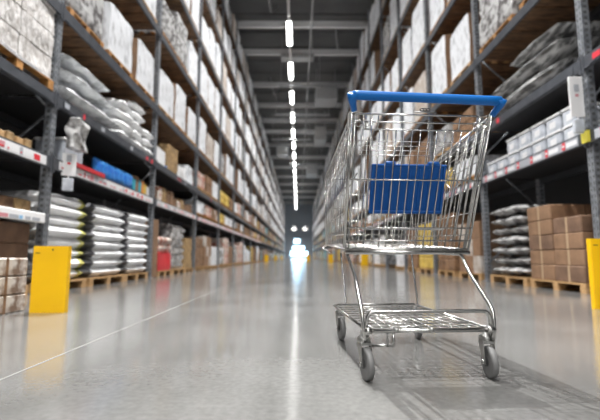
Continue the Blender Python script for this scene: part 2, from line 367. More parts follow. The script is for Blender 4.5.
# ------------------------------------------------------------------ racks
def post(mb, x, y, h, s):
    # perforated box post; s=+1 faces +x
    mb.box(x-.045, x+.045, y-.05, y+.05, 0, h, 'galvanised')
    z = .15
    while z < min(h, 7):
        for dy in (-.025,.025): mb.box(x+s*.0455-.001, x+s*.0455+.001, y+dy-.008, y+dy+.008, z, z+.035, 'slot_dark')
        mb.box(x-.02, x+.02, y-.0515, y-.0505, z, z+.035, 'slot_dark')
        z += .075
def rack(side, X, s, z0, bay, nb, levels, kmin, label):
    # s: direction from the rack face to the aisle (+1 left rack, -1 right rack)
    root = empty('pallet_rack', (X, z0, 0)); tag(root, label, 'rack')
    D = 1.15; H = 12.6
    um = MB(); fx = -s*.05; bx = -s*(D-.05)
    post(um, fx, 0, H, s); post(um, bx, 0, H, s)
    um.box(min(fx,bx),max(fx,bx),-.02,.02,.2,.24,'galvanised')
    z=.3; t=0
    while z < H-1.0:
        a,b=(fx,bx) if t%2==0 else (bx,fx)
        um.tube([(a,0,z),(b,0,z+1.0)], .018, 'galvanised', 5); z+=1.0; t+=1
    for x in (fx,bx): um.box(x-.07,x+.07,-.09,.09,0,.012,'galvanised')
    ume = um.mesh('upright_frame')
    for k in range(kmin, nb+1): inst('upright_frame', ume, (0,k*bay,0), parent=root)
    hh = .14; fxb = fx+s*.055
    def beams(mb, y, z):
        mb.box(fxb-.025,fxb+.012,y+.01,y+bay-.01,z-.01,z+hh,'beam_grey') if s>0 else mb.box(fxb-.012,fxb+.025,y+.01,y+bay-.01,z-.01,z+hh,'beam_grey')
        for yy in (y+.006,y+bay-.05): mb.box(fxb+s*.013-.003,fxb+s*.013+.003,yy,yy+.044,z-.05,z+hh+.03,'beam_grey')
    def deck(mb, y, z, lv):
        if lv < 2:
            mb.box(min(fx-s*.03,bx+s*.03),max(fx-s*.03,bx+s*.03),y+.065,y+bay-.065,z+hh-.035,z+hh-.002,'deck_dark')
        else:
            n=int((bay-.2)/.3)
            for i in range(n):
                yy=y+.1+i*(bay-.2)/n; mb.box(min(fx-s*.03,bx+s*.03),max(fx-s*.03,bx+s*.03),yy,yy+(bay-.2)/n-.035,z+hh-.03,z+hh-.002,'wood_deck')
    def rear(mb, y, z): mb.box(bx-.03,bx+.03,y+.061,y+bay-.061,z,z+hh,'beam_grey')
    near = 100//len(levels)
    fb=MB(); beams(fb,0,0); fbm=fb.mesh('beam'); rb=MB(); rear(rb,0,0); rbm=rb.mesh('rear_beam')
    dk=[]
    for lv in (0,3): m=MB(); deck(m,0,0,lv); dk.append(m.mesh('shelf_deck'))
    rest=MB(); restd=MB()
    for k in range(kmin, nb):
        for lv, z in enumerate(levels):
            if k-kmin < near:
                inst('beam', fbm, (0,k*bay,z), parent=root); inst('rear_beam', rbm, (0,k*bay,z), parent=root)
                inst('shelf_deck', dk[0] if lv<2 else dk[1], (0,k*bay,z), parent=root)
            else:
                beams(rest,k*bay,z); rear(rest,k*bay,z); deck(restd,k*bay,z,0 if lv<2 else 3)
    tag(rest.build('distant_beams', root), 'grey beams of the far bays', kind='stuff')
    tag(restd.build('distant_decks', root), 'shelf decks of the far bays', kind='stuff')
    # label strips
    rnd = random.Random(5 if s>0 else 9)
    for k in range(kmin, 8):
        for lv in (0,1):
            z = levels[lv]; m = MB(); n=int(bay/.09)
            x = fx+s*.072
            if lv==0: m.box(x-.005,x+.005,.14,bay-.14,0.005,hh-.025,'label_white' if s>0 else 'label_grey')
            yy=.16
            if lv==0 and s<0:
                while yy < bay-.4:
                    m.box(x+s*.006-.001,x+s*.006+.001,yy,yy+.2,.03,hh-.05,rnd.choice(['label_white','label_grey','label_white']))
                    m.box(x+s*.008-.001,x+s*.008+.001,yy+.215,yy+.275,.012,hh-.03,'label_red')
                    m.box(x+s*.01-.001,x+s*.01+.001,yy+.225,yy+.265,.05,.075,'label_white')
                    yy += .36
                inst('label_strip', m.mesh('label_strip'), (0,k*bay,z), parent=root); continue
            if lv==1: m.box(x-.003,x+.0055,.14,bay-.14,0.008,hh-.03,'beam_grey')
            while yy < bay-.3:
                w = rnd.choice([.07,.09,.11,.05]); 
                c = rnd.choice(['label_white','label_grey','label_red','label_pink','label_white','label_white','label_grey'] if s>0 else ['label_white','label_grey','label_grey','label_red','label_grey'])
                if lv==1:
                    if rnd.random()<.9: yy+=w+.05; continue
                    c = rnd.choice(['label_red','label_grey','label_grey','label_white','label_grey'])
                m.box(x+s*.006-.001,x+s*.006+.001,yy,yy+w,.012+rnd.random()*.02,hh-.035-rnd.random()*.02,c)
                if rnd.random()<.6 and lv==0: m.box(x+s*.008-.001,x+s*.008+.001,yy+.01,yy+w-.015,.035,.05,'label_red' if c!='label_red' else 'label_white')
                yy += w+rnd.random()*.05+.005
            if len(m.v): inst('label_strip', m.mesh('label_strip'), (0,k*bay,z), parent=root)
    return root
LV_L = [1.55,2.37,3.58,5.35,7.17,9.0,10.75]
LV_R = [1.78,2.68,4.08,6.0,8.15,10.3]
ZL, BL, NL = 5.0, 3.65, 25
ZR, BR, NR = 4.64, 2.83, 32
rl = rack('left', XL, 1, ZL, BL, NL, LV_L, -1, 'tall grey steel pallet rack lining left side of the aisle')
rr = rack('right', XR, -1, ZR, BR, NR, LV_R, -1, 'tall grey steel pallet rack lining right side of the aisle behind the trolley')

# ------------------------------------------------------------------ pallets and loads
def pallet_mb(w=1.15, d=1.0, m='pallet_wood', mb=None, M=None):   # w along y (aisle), d along x; centred, base z 0
    b = mb or MB()
    for y in (-w/2+.06, 0, w/2-.06):
        b.box(-d/2,d/2,y-.05,y+.05,0,.022,m,M)
        for x in (-d/2+.06,0,d/2-.06): b.box(x-.06,x+.06,y-.05,y+.05,.022,.1,m,M)
    for x in (-d/2+.05,-d/4,0,d/4,d/2-.05): b.box(x-.045,x+.045,-w/2,w/2,.1,.122,m,M)
    b.box(-d/2,-d/2+.02,-w/2,w/2,.1,.122,m,M); b.box(d/2-.02,d/2,-w/2,w/2,.1,.122,m,M)
    return b
PH = .123
pal_me = {('pallet_wood',w): pallet_mb(w,1.0,'pallet_wood').mesh('pallet') for w in (.98,1.06,1.13,1.18,1.25)}
pal_me.update({('pallet_orange',w): pallet_mb(w,1.0,'pallet_orange').mesh('pallet') for w in (.98,1.06,1.13,1.18,1.25)})
load_cache = {}
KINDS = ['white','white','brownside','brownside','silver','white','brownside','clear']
def load_mesh(kind, w, h, v):
    key = (kind,w,round(h,1),v)
    if key in load_cache: return load_cache[key]
    b = MB(); sd = v*3+len(kind)+h; d=.98; w2=w-.04
    if kind=='white': b.blob_box(d,w2,h,'wrap_white',sd,.022,4,7,9,side='wrap_white')
    elif kind=='brownside': b.blob_box(d,w2,h,'wrap_white',sd,.015,4,7,8,side='cardboard')  # side colour mixes cardboard with the shade of camera-facing faces
    elif kind=='clear': b.blob_box(d,w2,h,'wrap_clear_brown',sd,.02,4,8,10,side='cardboard')
    elif kind=='silver': b.blob_box(d,w2,h,'wrap_silver',sd,.035,4,9,10,waves=int(h/.2)+1)
    elif kind in ('yellow','brown','mixed'):
        n = max(2,int(h/.25)); q=h/n; mm={'yellow':'pack_yellow','brown':'pack_brown','mixed':'pack_mixed'}[kind]
        for i in range(n):
            for j in range(3): b.cbox(-d/2+.01*(i%2),d/2-.01*(j%2),-w2/2+j*w2/3+.006,-w2/2+(j+1)*w2/3-.006,i*q+.003,(i+1)*q,mm,.02)
    elif kind=='carton':
        n = max(2,int(h/.33)); q=h/n
        for i in range(n):
            for j in range(3):
                for a in range(2):
                    b.cbox(-d/2+a*d/2+.004,-d/2+(a+1)*d/2-.004,-w2/2+j*w2/3+.003,-w2/2+(j+1)*w2/3-.003,i*q+.002,(i+1)*q,'cardboard' if (i+j+v)%3 else 'wrap_clear_brown',.008)
    m = b.mesh('load'); load_cache[key]=m; return m
DESC = {'white':'white wrapped load','brownside':'white load with painted-shade brown sides','clear':'pale brown wrapped load','carton':'stack of plain brown cartons','silver':'silver grey wrapped load','yellow':'pile of yellow packs','brown':'pile of dark brown packs','mixed':'pile of red and cream packs'}
far = MB()
rnd = random.Random(11)
count = 0
def place_load(side, lv, k, j, nper, y, z, w, h, kind, wood='pallet_wood', label=None, group=None, v=0):
    global count
    s = 1 if side=='left' else -1; X = XL if side=='left' else XR
    x = X - s*(.5+.02)
    t = empty('pallet_load', (x, y, z), 0 if s>0 else PI)
    if not label:
        lvn = 'on the floor' if lv<0 else 'on %s shelf level' % ORD[lv]
        pos = {3:['nearest third','middle third','farthest third'],2:['nearer half','farther half']}[nper][j]
        label = '%s %s, %s rack, %s bay, %s' % (DESC[kind], lvn, side, ORD[k], pos)
    tag(t, label, 'pallet load', group or ('wrapped pallet loads in the %s rack' % side))
    inst('pallet', pal_me[(wood,w)], (0,0,0), parent=t)
    inst('load', load_mesh(kind,w,h,v), (0,0,PH), parent=t)
    count += 1
    return t
def far_box(side, y, z, w, h):
    s = 1 if side=='left' else -1; X = XL if side=='left' else XR
    x = X - s*.52
    far.box(x-.5,x+.5,y-w/2,y+w/2,z+.02,z+.11,'pallet_orange')
    km = rnd.choice(['wrap_white','wrap_white','wrap_white','wrap_clear_brown','wrap_silver'] if z>2.9 else ['pack_brown','pack_yellow','wrap_white','pack_mixed','cardboard','pack_teal'])
    sm = rnd.choice([km,'cardboard',km])
    hh = h/2
    for t in range(2):
        o=rnd.uniform(-.02,.02)
        far.cbox(x-.49+o,x+.49+o,y-w/2+.02,y+w/2-.02,z+.11+t*hh,z+.11+(t+1)*hh-.005,km,.03)
    if sm!=km: far.box(x-.47,x+.47,y-w/2+.012,y-w/2+.03,z+.14,z+.1+h,'cardboard')  # camera-facing panel: cardboard tone with shade put into its colour
HB=.14
for side, X, Z0, bay, nb, LV, nper, near in (('left',XL,ZL,BL,NL,LV_L,3,7),('right',XR,ZR,BR,NR,LV_R,2,10)):
    for k in range(0, nb):
        for lv in range(-1, len(LV)):
            if k == 0 and lv < (2 if side=='left' else 2): continue      # built by hand below
            if side=='left' and k == 1 and lv < 2: continue
            z = 0 if lv<0 else LV[lv]+HB
            top = LV[lv+1] if lv+1 < len(LV) else z+(1.75 if side=='left' else 2.35)
            gap = top-z-PH-.12
            for j in range(nper):
                y = Z0 + k*bay + .12 + (bay-.24)*(j+.5)/nper
                w = (1.13 if rnd.random()<.4 else .98) if side=='left' else rnd.choice([1.18,1.06])
                y += rnd.uniform(-.04,.04)*(1 if w<1.1 else .3)
                fr = rnd.uniform(.6,.93) if lv>=2 else rnd.uniform(.5,.85)
                h = round(max(.4, gap*fr),1)
                if rnd.random()<.05 and k>2: continue
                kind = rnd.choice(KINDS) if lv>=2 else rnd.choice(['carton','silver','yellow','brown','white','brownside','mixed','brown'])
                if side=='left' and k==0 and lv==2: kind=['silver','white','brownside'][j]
                if k < near: place_load(side, lv, k, j, nper, y, z, w, h, kind, rnd.choice(['pallet_orange','pallet_wood']) if lv>=0 else 'pallet_wood', v=rnd.randrange(3))
                else: far_box(side, y, z, w, h)
tag(far.build('distant_pallet_loads'), 'hazy distant wrapped pallet loads filling the far bays of both racks', 'pallet loads', kind='stuff')
print('individual loads', count)
# ---- hand placed goods: loads of bay at left edge, second level (big bundle stack)
sL = XL-.52
t = empty('pallet_load', (XL-.5, 4.28, LV_L[1]+HB)); tag(t, 'film wrapped stack of beige bundles on orange pallet, upper left corner of the picture', 'pallet load')
pallet_mb(1.25,1.05,'pallet_orange').build('pallet', t)
b = MB()
for i in range(4):
    for j in range(2):
        for a in range(2):
            b.blob_box(.495,.6,.29,'wrap_bundle',i*3+j+a,.018,4,8,5,M=Matrix.Translation((-.25+a*.5,-.305+j*.61,PH+i*.3)),f=5)
b.build('bundle_stack', t)
fm = MB()
for i in range(4): fm.tube([(.525,-.6,PH+.02+i*.01),(.528,0,PH-.02+i*.012),(.52,.6,PH+.01)], .004, 'wrap_white', 5)
fm.build('film_tail', t)

# ---- left floor: white sacks on three pallets
def sack_mesh(w, d, h, seed, m='sack_white', edge='sack_shade'):
    return MB().pillow(w, d, h, m, seed, 14, 9, wob=.12, edge=edge, flat=.26).mesh('sack')
sackm = [sack_mesh(1.0, 1.12, .17, s_, 'sack_white', e) for s_, e in ((1,'sack_shade'),(2,'sack_shade'),(3,'sack_yellow'),(4,'sack_yellow'))]
rs = random.Random(3)
names = ['leftmost','middle','rightmost']
for a,(y,w,nn) in enumerate([(5.5,1.13,8),(6.79,1.25,8),(7.97,1.13,8)]):
    p = inst('pallet', pal_me[('pallet_wood',w)], (XL-.52, y, 0)); tag(p, 'wooden pallet on the floor under the %s stack of white sacks' % names[a], 'pallet', 'pallets under the white sacks')
    for i in range(nn):
        me = sackm[(i%2)+(2 if a==0 else 0)]
        o = inst('sack', me, (XL-.53+rs.uniform(-.02,.03), y+rs.uniform(-.02,.02), PH+i*.142), rz=(0 if a==0 else PI)+rs.uniform(-.02,.02), sc=(1,[1.1,1.2,1.08][a]/1.12,1))
        tag(o, 'white filled sack, %s from the bottom of the %s floor stack on the left' % (ORD[i], names[a]), 'sack', 'white sacks stacked on the left floor pallets')
# second bay floor goods, left
def simple_load(name, x, y, z, parts, label, cat, group=None, s=1):
    t = empty(name, (x,y,z), 0 if s>0 else PI); tag(t, label, cat, group)
    for nme, mb in parts: mb.build(nme, t)
    return t
y0 = ZL+BL
o = MB().cbox(XL-1.0,XL-.02,y0+.1,y0+.42,0,1.25,'cardboard',.01).build('carton'); tag(o, 'tall narrow brown carton on the floor beside the rightmost white sack stack', 'carton')
simple_load('pallet_load', XL-.52, y0+1.0, 0, [('pallet',pallet_mb(1.0,1.0,'pallet_wood')),('load',MB().blob_box(.95,.92,.42,'pack_red',2,.03,base=PH)),('upper_load',MB().blob_box(.95,.92,.35,'pack_mixed',5,.05,base=PH+.42,waves=2))], 'red and white packs on a floor pallet right of the tall narrow carton', 'pallet load')
simple_load('pallet_load', XL-.52, y0+2.1, 0, [('pallet',pallet_mb(1.13,1.0,'pallet_wood')),('load',MB().blob_box(.95,1.05,1.15,'wrap_silver',7,.05,6,10,12,waves=6,base=PH))], 'tall silver wrapped sack pile on floor pallet in the second left bay', 'pallet load')
simple_load('pallet_load', XL-.52, y0+3.1, 0, [('pallet',pallet_mb(.86,1.0,'pallet_wood')),('load',MB().blob_box(.95,.82,.85,'straw',3,.03,base=PH))], 'straw brown baskets piled on floor pallet at end of second left bay', 'pallet load')

# ---- left first shelf (level one)
zs = LV_L[0]+HB
def item(name, mb, x, y, z, label, cat, group=None, rz=0):
    o = mb.build(name, None, (x,y,z), rz); tag(o, label, cat, group); return o
t = empty('display_box', (XL-.25, 5.58, zs)); tag(t, 'white open display box with clear front on the label shelf right of the first upright', 'box')
b=MB(); b.cbox(-.2,.2,-.25,.25,0,.32,'plastic_clear',.02); b.build('box_body', t)
b=MB(); b.cbox(-.21,.21,-.26,.26,.32,.36,'plastic_white',.01); b.build('lid', t)
o = MB().box(-.004,.012,-.42,.42,0,.06,'pack_red').build('shelf_edge_strip', None, (XL+.035, 5.9, zs-.012)); tag(o, 'bright red strip along the label shelf edge right of the first upright', 'strip')
bm = [MB().pillow(.24,.34,.14,'pack_blue',s_,8,4,M=Matrix.Rotation(PI/2,4,'Y')).mesh('pouch') for s_ in range(3)]
for i in range(7):
    o = inst('pouch', bm[i%3], (XL-.2, 6.45+i*.185, zs+.17), rz=rs.uniform(-.1,.1), sc=(1,1,1.35)); o.location.z = zs+.165
    tag(o, 'bright blue plastic pouch on the left label shelf, %s from the white display box' % ORD[i], 'pouch', 'blue pouches on the left label shelf')
for i,(c,h) in enumerate([('pack_teal',.27),('cardboard',.34),('pack_teal',.28),('pack_orange',.3),('pack_yellow',.26),('label_white',.22)]):
    cn={'pack_teal':'teal','cardboard':'brown','pack_orange':'orange','pack_yellow':'yellow','label_white':'white'}[c]
    item('carton', MB().cbox(-.13,.13,-.065,.065,0,h,c,.008), XL-.22, 7.8+i*.145, zs, '%s upright carton on left label shelf, %s after the blue pouches' % (cn, ORD[i]), 'carton', 'upright cartons on the left label shelf')
for i in range(11):
    m_=['pack_brown','pack_mixed','straw','pack_brown','cardboard'][i%5]; h=rs.uniform(.2,.38)
    item('carton', MB().cbox(-.2,.2,-.13,.13,0,h,m_,.012), XL-.28, y0+.3+i*.3, zs, 'mottled brown pack on left label shelf in second bay, %s from the near end' % ORD[i], 'carton', 'brown packs on the label shelf of the second left bay')
# left of the first upright: small wooden boxes on the shelf
for i in range(8):
    item('wooden_box', MB().cbox(-.08,.08,-.055,.055,0,.1+.02*(i%2),'straw' if i%2 else 'pallet_wood',.006), XL-.14, 3.6+i*.15, zs, 'small wooden block box on label shelf left of first upright, %s from its near end' % ORD[i], 'box', 'small wooden boxes at the left edge')
# ---- low white shelf left of first upright
t = empty('low_shelf', (XL, 3.2, .88)); tag(t, 'low narrow shelf with white label edge at the left margin', 'shelf')
MB().box(-1.0,-.0,-1.7,1.7,.0,.03,'deck_dark').build('shelf_board', t)
b=MB(); b.cbox(0,.03,-1.7,1.72,-.035,.085,'plastic_white',.01)
yy=-1.6; rq=random.Random(4)
while yy<1.6:
    w=rq.choice([.06,.09,.14]); b.box(.0301,.0315,yy,yy+w,-.02,.02,rq.choice(['label_blue','label_grey','label_pink','label_red','label_grey','label_blue'])); yy+=w+rq.uniform(.01,.06)
b.build('edge_strip', t)
for i in range(5):
    item('carton', MB().cbox(-.15,.15,-.14,.14,0,.2,['pack_brown','straw','cardboard_dark'][i%3],.012), XL-.25, 3.5+i*.3, .911, 'brown pack on the low shelf at left margin, %s from near end' % ORD[i], 'carton', 'brown packs on the low shelf')
# ---- patterned boxes on the floor at the left margin
for i in range(3):
    for j in range(2):
        b=MB(); b.cbox(-.36,.36,-.24,.24,0,.142,'birch',.01); b.box(.3601,.361,-.02,.01,.0,.142,'pack_brown')
        item('firewood_box', b, -2.27-.36, 2.72+j*.49, i*.146, 'birch patterned box in low stack left of yellow guard, %s layer, %s' % (['bottom','middle','top'][i], ['nearer','beside the guard'][j]), 'box', 'birch patterned boxes at the left margin')
for i in range(3):
    for j in range(2):
        item('carton', MB().cbox(-.4,.4,-.36,.36,0,.235,'cardboard_dark',.012), XL-.5, 3.75+j*.74, PH+i*.238, 'dark brown carton on floor pallet behind first left upright, %s layer, %s' % (['bottom','middle','top'][i], ['nearer','farther'][j]), 'carton', 'dark brown cartons behind the left guard')
p=inst('pallet', pal_me[('pallet_wood',1.25)], (XL-.5,4.12,0)); tag(p,'wooden pallet on floor under the dark brown cartons behind left guard','pallet')
# ---- left second shelf goods in first two bays
z2 = LV_L[1]+HB
for i,(y,z,L,h,rx) in enumerate([(5.95,0,1.75,.3,0),(5.9,.27,1.6,.26,0),(5.75,.5,1.3,.22,0)]):
    b=MB().pillow(.95,L,h,'film_grey',i+11,18,3.2,wob=.3,fs_=4)
    item('plastic_bundle', b, XL-.42, y, z2+z, 'crumpled grey film bundle on second left shelf, %s of three' % ['bottom','middle','top'][i], 'bundle', 'grey film bundles beside the first upright')
pm=[MB().pillow(.6,.62,.24,'sack_white',s_+20,12,3.5,wob=.25).mesh('pillow_pack') for s_ in range(3)]
n_=0
for (y,nn) in [(7.2,4),(7.78,5),(8.35,3)]:
    n_+=1
    for i in range(nn):
        o=inst('pillow_pack', pm[(i+n_)%3], (XL-.32,y,z2+i*.185), rz=rs.uniform(-.15,.15))
        tag(o,'puffy white pack on second left shelf, %s from bottom of the %s pile' % (ORD[i],['nearest','middle','farthest'][n_-1]),'pack','puffy white packs on the second left shelf')
for i,(y,w,h,m_,d_) in enumerate([(y0+.45,.6,.4,'sack_white','low white puffy pack'),(y0+1.0,.45,.1,'pack_blue','flat blue pack'),(y0+1.35,.8,.68,'straw','yellow brown woven bag'),(y0+2.2,.8,.35,'sack_white','wide white pack'),(y0+3.0,.7,.55,'wrap_white','white wrapped carton')]):
    item('pack', MB().blob_box(.7,w,h,m_,i+4,.04,5,7,7), XL-.4, y, z2, d_+' on the second shelf of the second left bay', 'pack')
# ---- white holders hanging on the first left upright
def holder(loc, rz, hgt, label, s):
    t = empty('sign_holder', loc, rz); tag(t, label, 'sign holder')
    b=MB(); b.cbox(-.085,.085,-.012,.012,0,hgt,'plastic_white',.006); b.build('board', t)
    b=MB(); b.cbox(-.03,.03,-.016,-.0121,hgt*.62,hgt*.62+.09,'label_grey',.002); b.build('slot', t)
    b=MB(); b.cbox(-.065,.065,-.02,.02,-.2,-.03,'plastic_clear',.01); b.box(-.01,.01,-.004,.004,-.03,.0,'plastic_white'); b.build('leaflet_pocket', t)
    MB().cbox(-.02,.02,-.014,-.0121,hgt*.5,hgt*.5+.03,'label_red' if s>0 else 'label_pink',.001).build('tag_mark', t)
holder((XL+.075, 5.26, 1.5), .45, .3, 'white sign board with pocket hanging on the first left upright', 1)
b=MB().blob_box(.14,.3,.42,'wrap_silver',4,.06,6,8,10,f=6); item('hanging_bag', b, XL+.12, 5.32, 1.86, 'crumpled clear plastic bag hanging by the first left upright', 'bag')
# ---- right rack, first bay, floor
xr = XR+.52
p=inst('pallet', pal_me[('pallet_wood',1.18)], (xr,6.75,0)); tag(p,'wooden pallet on the right floor under the silver bags','pallet')
sb=[MB().pillow(1.02,1.1,.19,'wrap_silver',s_+30,14,4.5,wob=.3,fs_=4,flat=.4).mesh('silver_bag') for s_ in range(3)]
for i in range(7):
    o=inst('silver_bag', sb[i%3], (xr+rs.uniform(-.03,.02),6.77,PH+i*.165), rz=rs.uniform(-.04,.04))
    tag(o,'crinkled silver and black bag on right floor pallet, %s from the bottom' % ORD[i],'bag','silver bags stacked on the right floor')
p=inst('pallet', pal_me[('pallet_wood',1.18)], (xr,5.49,0)); tag(p,'wooden pallet on the right floor under brown cartons','pallet')
cm=MB().cbox(-.24,.24,-.285,.285,0,.205,'cardboard',.01); cm.box(-.2405,-.24,-.02,.02,.0,.205,'tape'); cme=cm.mesh('carton')
cm=MB().cbox(-.24,.24,-.285,.285,0,.205,'cardboard_dark',.01); cm.box(-.2405,-.24,-.02,.02,.0,.205,'tape'); cme2=cm.mesh('carton')
for i in range(5):
    for j in range(2):
        for a in range(2):
            if a==1 and i==4 and j==0: continue
            if i==4 and j==0: continue
            o=inst('carton', cme if (i+j)%3 else cme2, (xr-.25+a*.49+rs.uniform(-.008,.008),5.2+j*.58,PH+i*.208), rz=rs.uniform(-.015,.015))
            tag(o,'plain brown carton on right floor pallet, %s layer, %s, %s' % (ORD[i],['near yellow guard','next to silver bags'][j],['front row','back row'][a]),'carton','brown cartons on the right floor pallet')
# row of cartons behind camera side (bay before first right upright)
p=inst('pallet', pal_me[('pallet_wood',1.18)], (xr,4.1,0)); tag(p,'wooden pallet on right floor behind the yellow guard','pallet')
for i in range(4):
    o=inst('carton', cme, (xr-.25,4.22,PH+i*.208)); tag(o,'brown carton stacked behind the right yellow guard, %s layer' % ORD[i],'carton','brown cartons behind the guard')
# right label shelf: clear storage boxes
zr=LV_R[0]+HB
bd=MB().cbox(-.2,.2,-.155,.155,0,.2,'plastic_clear',.02).mesh('box_body'); ld=MB().cbox(-.21,.21,-.16,.16,.2,.235,'plastic_white',.008).mesh('lid')

lc2=MB().box(-.202,-.2005,-.06,.07,.05,.14,'label_white').mesh('printed_label')
for r in range(2):
    for i in range(7 if r==0 else 5):
        y=5.07+i*.36
        t=empty('storage_box',(XR+.3,y,zr+r*.237)); tag(t,'clear plastic storage box on right label shelf, %s row, %s from the near upright' % (['lower','upper'][r],ORD[i]),'storage box','clear storage boxes on the right shelf')
        inst('box_body',bd,(0,0,0),parent=t); inst('lid',ld,(0,0,0),parent=t); inst('printed_label',lc2,(0,0,0),parent=t)
zr2=LV_R[1]+HB
for i,(y,z,L,h) in enumerate([(6.1,0,2.35,.36),(6.05,.32,2.1,.34),(5.7,.58,1.3,.3)]):
    b=MB().pillow(.95,L,h,'film_dark',i+51,20,3.0,wob=.22,fs_=2.2)
    item('plastic_bundle', b, XR+.48, y, zr2+z, 'long shiny film roll bundle on second right shelf, %s of three' % ['bottom','middle','top'][i], 'bundle', 'shiny film bundles on the second right shelf')
holder((XR-.09, 4.66, 2.1), 0.0, .5, 'white slotted sign board with pocket hanging on the near right upright', -1)
tag(MB().box(XR-.045,XR-.0005,4.585,4.695,1.78,1.92,'label_yellow').build('yellow_sticker'), 'yellow number sticker on the near right upright', 'sticker')
tag(MB().box(XR-.001,XR+.001,4.78,4.88,2.69,2.82,'label_yellow').build('price_card'), 'yellow price card on the second right shelf beam', 'card')
# ---- yellow guards
def guard(x,y,w,h,label,s=1):
    t=empty('column_guard',(x,y,0)); tag(t,label,'column guard','yellow column guards')
    b=MB(); pr=[]
    # C shaped plate, open towards the rack
    P=arc([(-w/2,.05,0),(-w/2,0,0),(w/2,0,0),(w/2,.05,0)],.012,3)
    th=.008; vs=[]; fs=[]
    n=len(P)
    for z in (0,h):
        for p in P: vs.append((p.x,p.y,z))
    Q=[]
    for i,p in enumerate(P):
        a=P[max(i-1,0)]; c=P[min(i+1,n-1)]; tt=(c-a).normalized(); nn=Vector((-tt.y,tt.x,0)); Q.append(p+nn*th)
    for z in (0,h):
        for p in Q: vs.append((p.x,p.y,z))
    for i in range(n-1):
        fs+= [(i,i+1,n+i+1,n+i),(2*n+i+1,2*n+i,3*n+i,3*n+i+1),(n+i,n+i+1,3*n+i+1,3*n+i),(i+1,i,2*n+i,2*n+i+1)]
    fs+=[(0,n,3*n,2*n),(n-1,2*n+n-1,3*n+n-1,n+n-1)]
    b.add(vs,fs,'guard_yellow'); b.build('guard_plate',t)
    b=MB(); b.lathe([(.008,-.004),(.008,0)],'scuff',8,M=Matrix.Translation((.02,-.0005,h-.03))@Matrix.Rotation(PI/2,4,'Z')); b.box(-w/2+.02,-w/2+.06,-.0015,-.0005,h-.06,h-.052,'scuff'); b.build('bolt',t)
    return t
guard(-2.0,3.30,.285,.53,'yellow steel column guard at left, beside birch patterned boxes')
guard(2.68,3.50,.3,.60,'yellow steel column guard at the right edge beside brown cartons')
for (x,y,lb) in [(-2.86,37,'small distant yellow guard on the left rack line, nearer one'),(-2.86,52,'small distant yellow guard on the left rack line, farther one'),(1.0,40,'small distant yellow guard near middle of the aisle end'),(2.42,30,'small distant yellow guard just left of the trolley legs'),(3.3,20.2,'distant yellow guard seen between the trolley legs'),(-2.86,72,'tiny farthest yellow guard on the left rack line')]:
    guard(x,y,.36,.6,lb)

# ------------------------------------------------------------------ shopping trolley
cart = empty('shopping_trolley', (.488,1.54,0), math.radians(3.2))
tag(cart, 'empty chrome wire shopping trolley with blue handle and blue child seat flap', 'shopping trolley')
BY, BH, BW = .27, .476, .279       # rear bottom of basket
TY, TH, TW = .06, 1.026, .292       # rear top
FY, FB, FT = 1.0, .52, .935        # front
FWb, FWt = .272, .286
r = .0026
def gp(u, t, off=0.0):             # point on the rear gate plane: u -1..1, t 0..1 up
    w = BW+(TW-BW)*t
    return (u*w+.012*t, BY+(TY-BY)*t+off, BH+(TH-BH)*t)
def tz(h): return (h-BH)/(TH-BH)
# basket
b = MB()
for s in (-1,1):
    def sp(a, t): # side panel a 0..1 rear->front, t 0..1 up
        y = (BY+(TY-BY)*t)*(1-a)+FY*a
        w = (BW+(TW-BW)*t)*(1-a)+(FWb+(FWt-FWb)*t)*a
        h = (BH+(TH-BH)*t)*(1-a)+(FB+(FT-FB)*t)*a
        return (s*w+.012*t, y, h)
    for i in range(1,15):
        a = i/15; b.tube([sp(a,0),sp(a,1)], .0023, 'chrome', 6)
    for t in (.12,.3,.5,.7,.86,.94): b.tube([sp(0,t),sp(1,t)], r, 'chrome', 6)
    b.tube([sp(0,0),sp(0,1)], .0055, 'chrome', 8); b.tube([sp(.05,0),sp(.05,1)], .004, 'chrome', 8)
    b.tube([sp(1,0),sp(1,1)], .004, 'chrome', 8)
rim = arc([(-TW+.012,TY,TH),(-FWt+.012,FY,FT),(FWt+.012,FY,FT),(TW+.012,TY,TH)], .06, 6)
b.tube(rim, .0055, 'chrome', 8)
for i in range(1,13):      # floor and front wires
    u=-1+2*i/13; b.tube([(u*BW,BY,BH+.004),(u*FWb,FY,FB),(u*FWt,FY,FT)], .003, 'chrome', 6)
for a in [.05+.075*q for q in range(13)]: b.tube([(-BW,BY+(FY-BY)*a,BH+(FB-BH)*a),(BW,BY+(FY-BY)*a,BH+(FB-BH)*a)], .0032,'chrome',6)
for t in (.15,.35,.55,.75): b.tube([(-FWb-(FWt-FWb)*t,FY,FB+(FT-FB)*t),(FWb+(FWt-FWb)*t,FY,FB+(FT-FB)*t)], r,'chrome',6)
b.tube(arc([(-BW,BY,BH),(-FWb,FY,FB),(FWb,FY,FB),(BW,BY,BH)],.05,5), .005,'chrome',8)
b.build('basket', cart, (.013,0,0))
# rear gate
b = MB()
n=17; tt=tz(.965)
for i in range(n):
    u=-.95+1.9*i/(n-1)
    b.tube([gp(u,.01,-.004),gp(u,tt if 2<i<n-2 else .985,-.004)], r if i%5 else .0036, 'chrome', 6)
for h_,rad in ((1.022,.0042),(.993,.0034)): b.tube([gp(-1,tz(h_)),gp(1,tz(h_))], rad,'chrome',8)
b.tube([gp(-.82,tt),gp(.8,tt)], .0036,'chrome',8)
for u in (-.62,-.8,.1,.55,.8): b.tube([gp(u,tt),gp(u,1)], .003,'chrome',6)
for h_ in (.768,.57,.515): b.tube([gp(-1,tz(h_),-.008),gp(1,tz(h_),-.008)], .0036,'chrome',8)
b.tube([gp(-1,.005,-.01),gp(1,.005,-.01)], .0036,'chrome',8)
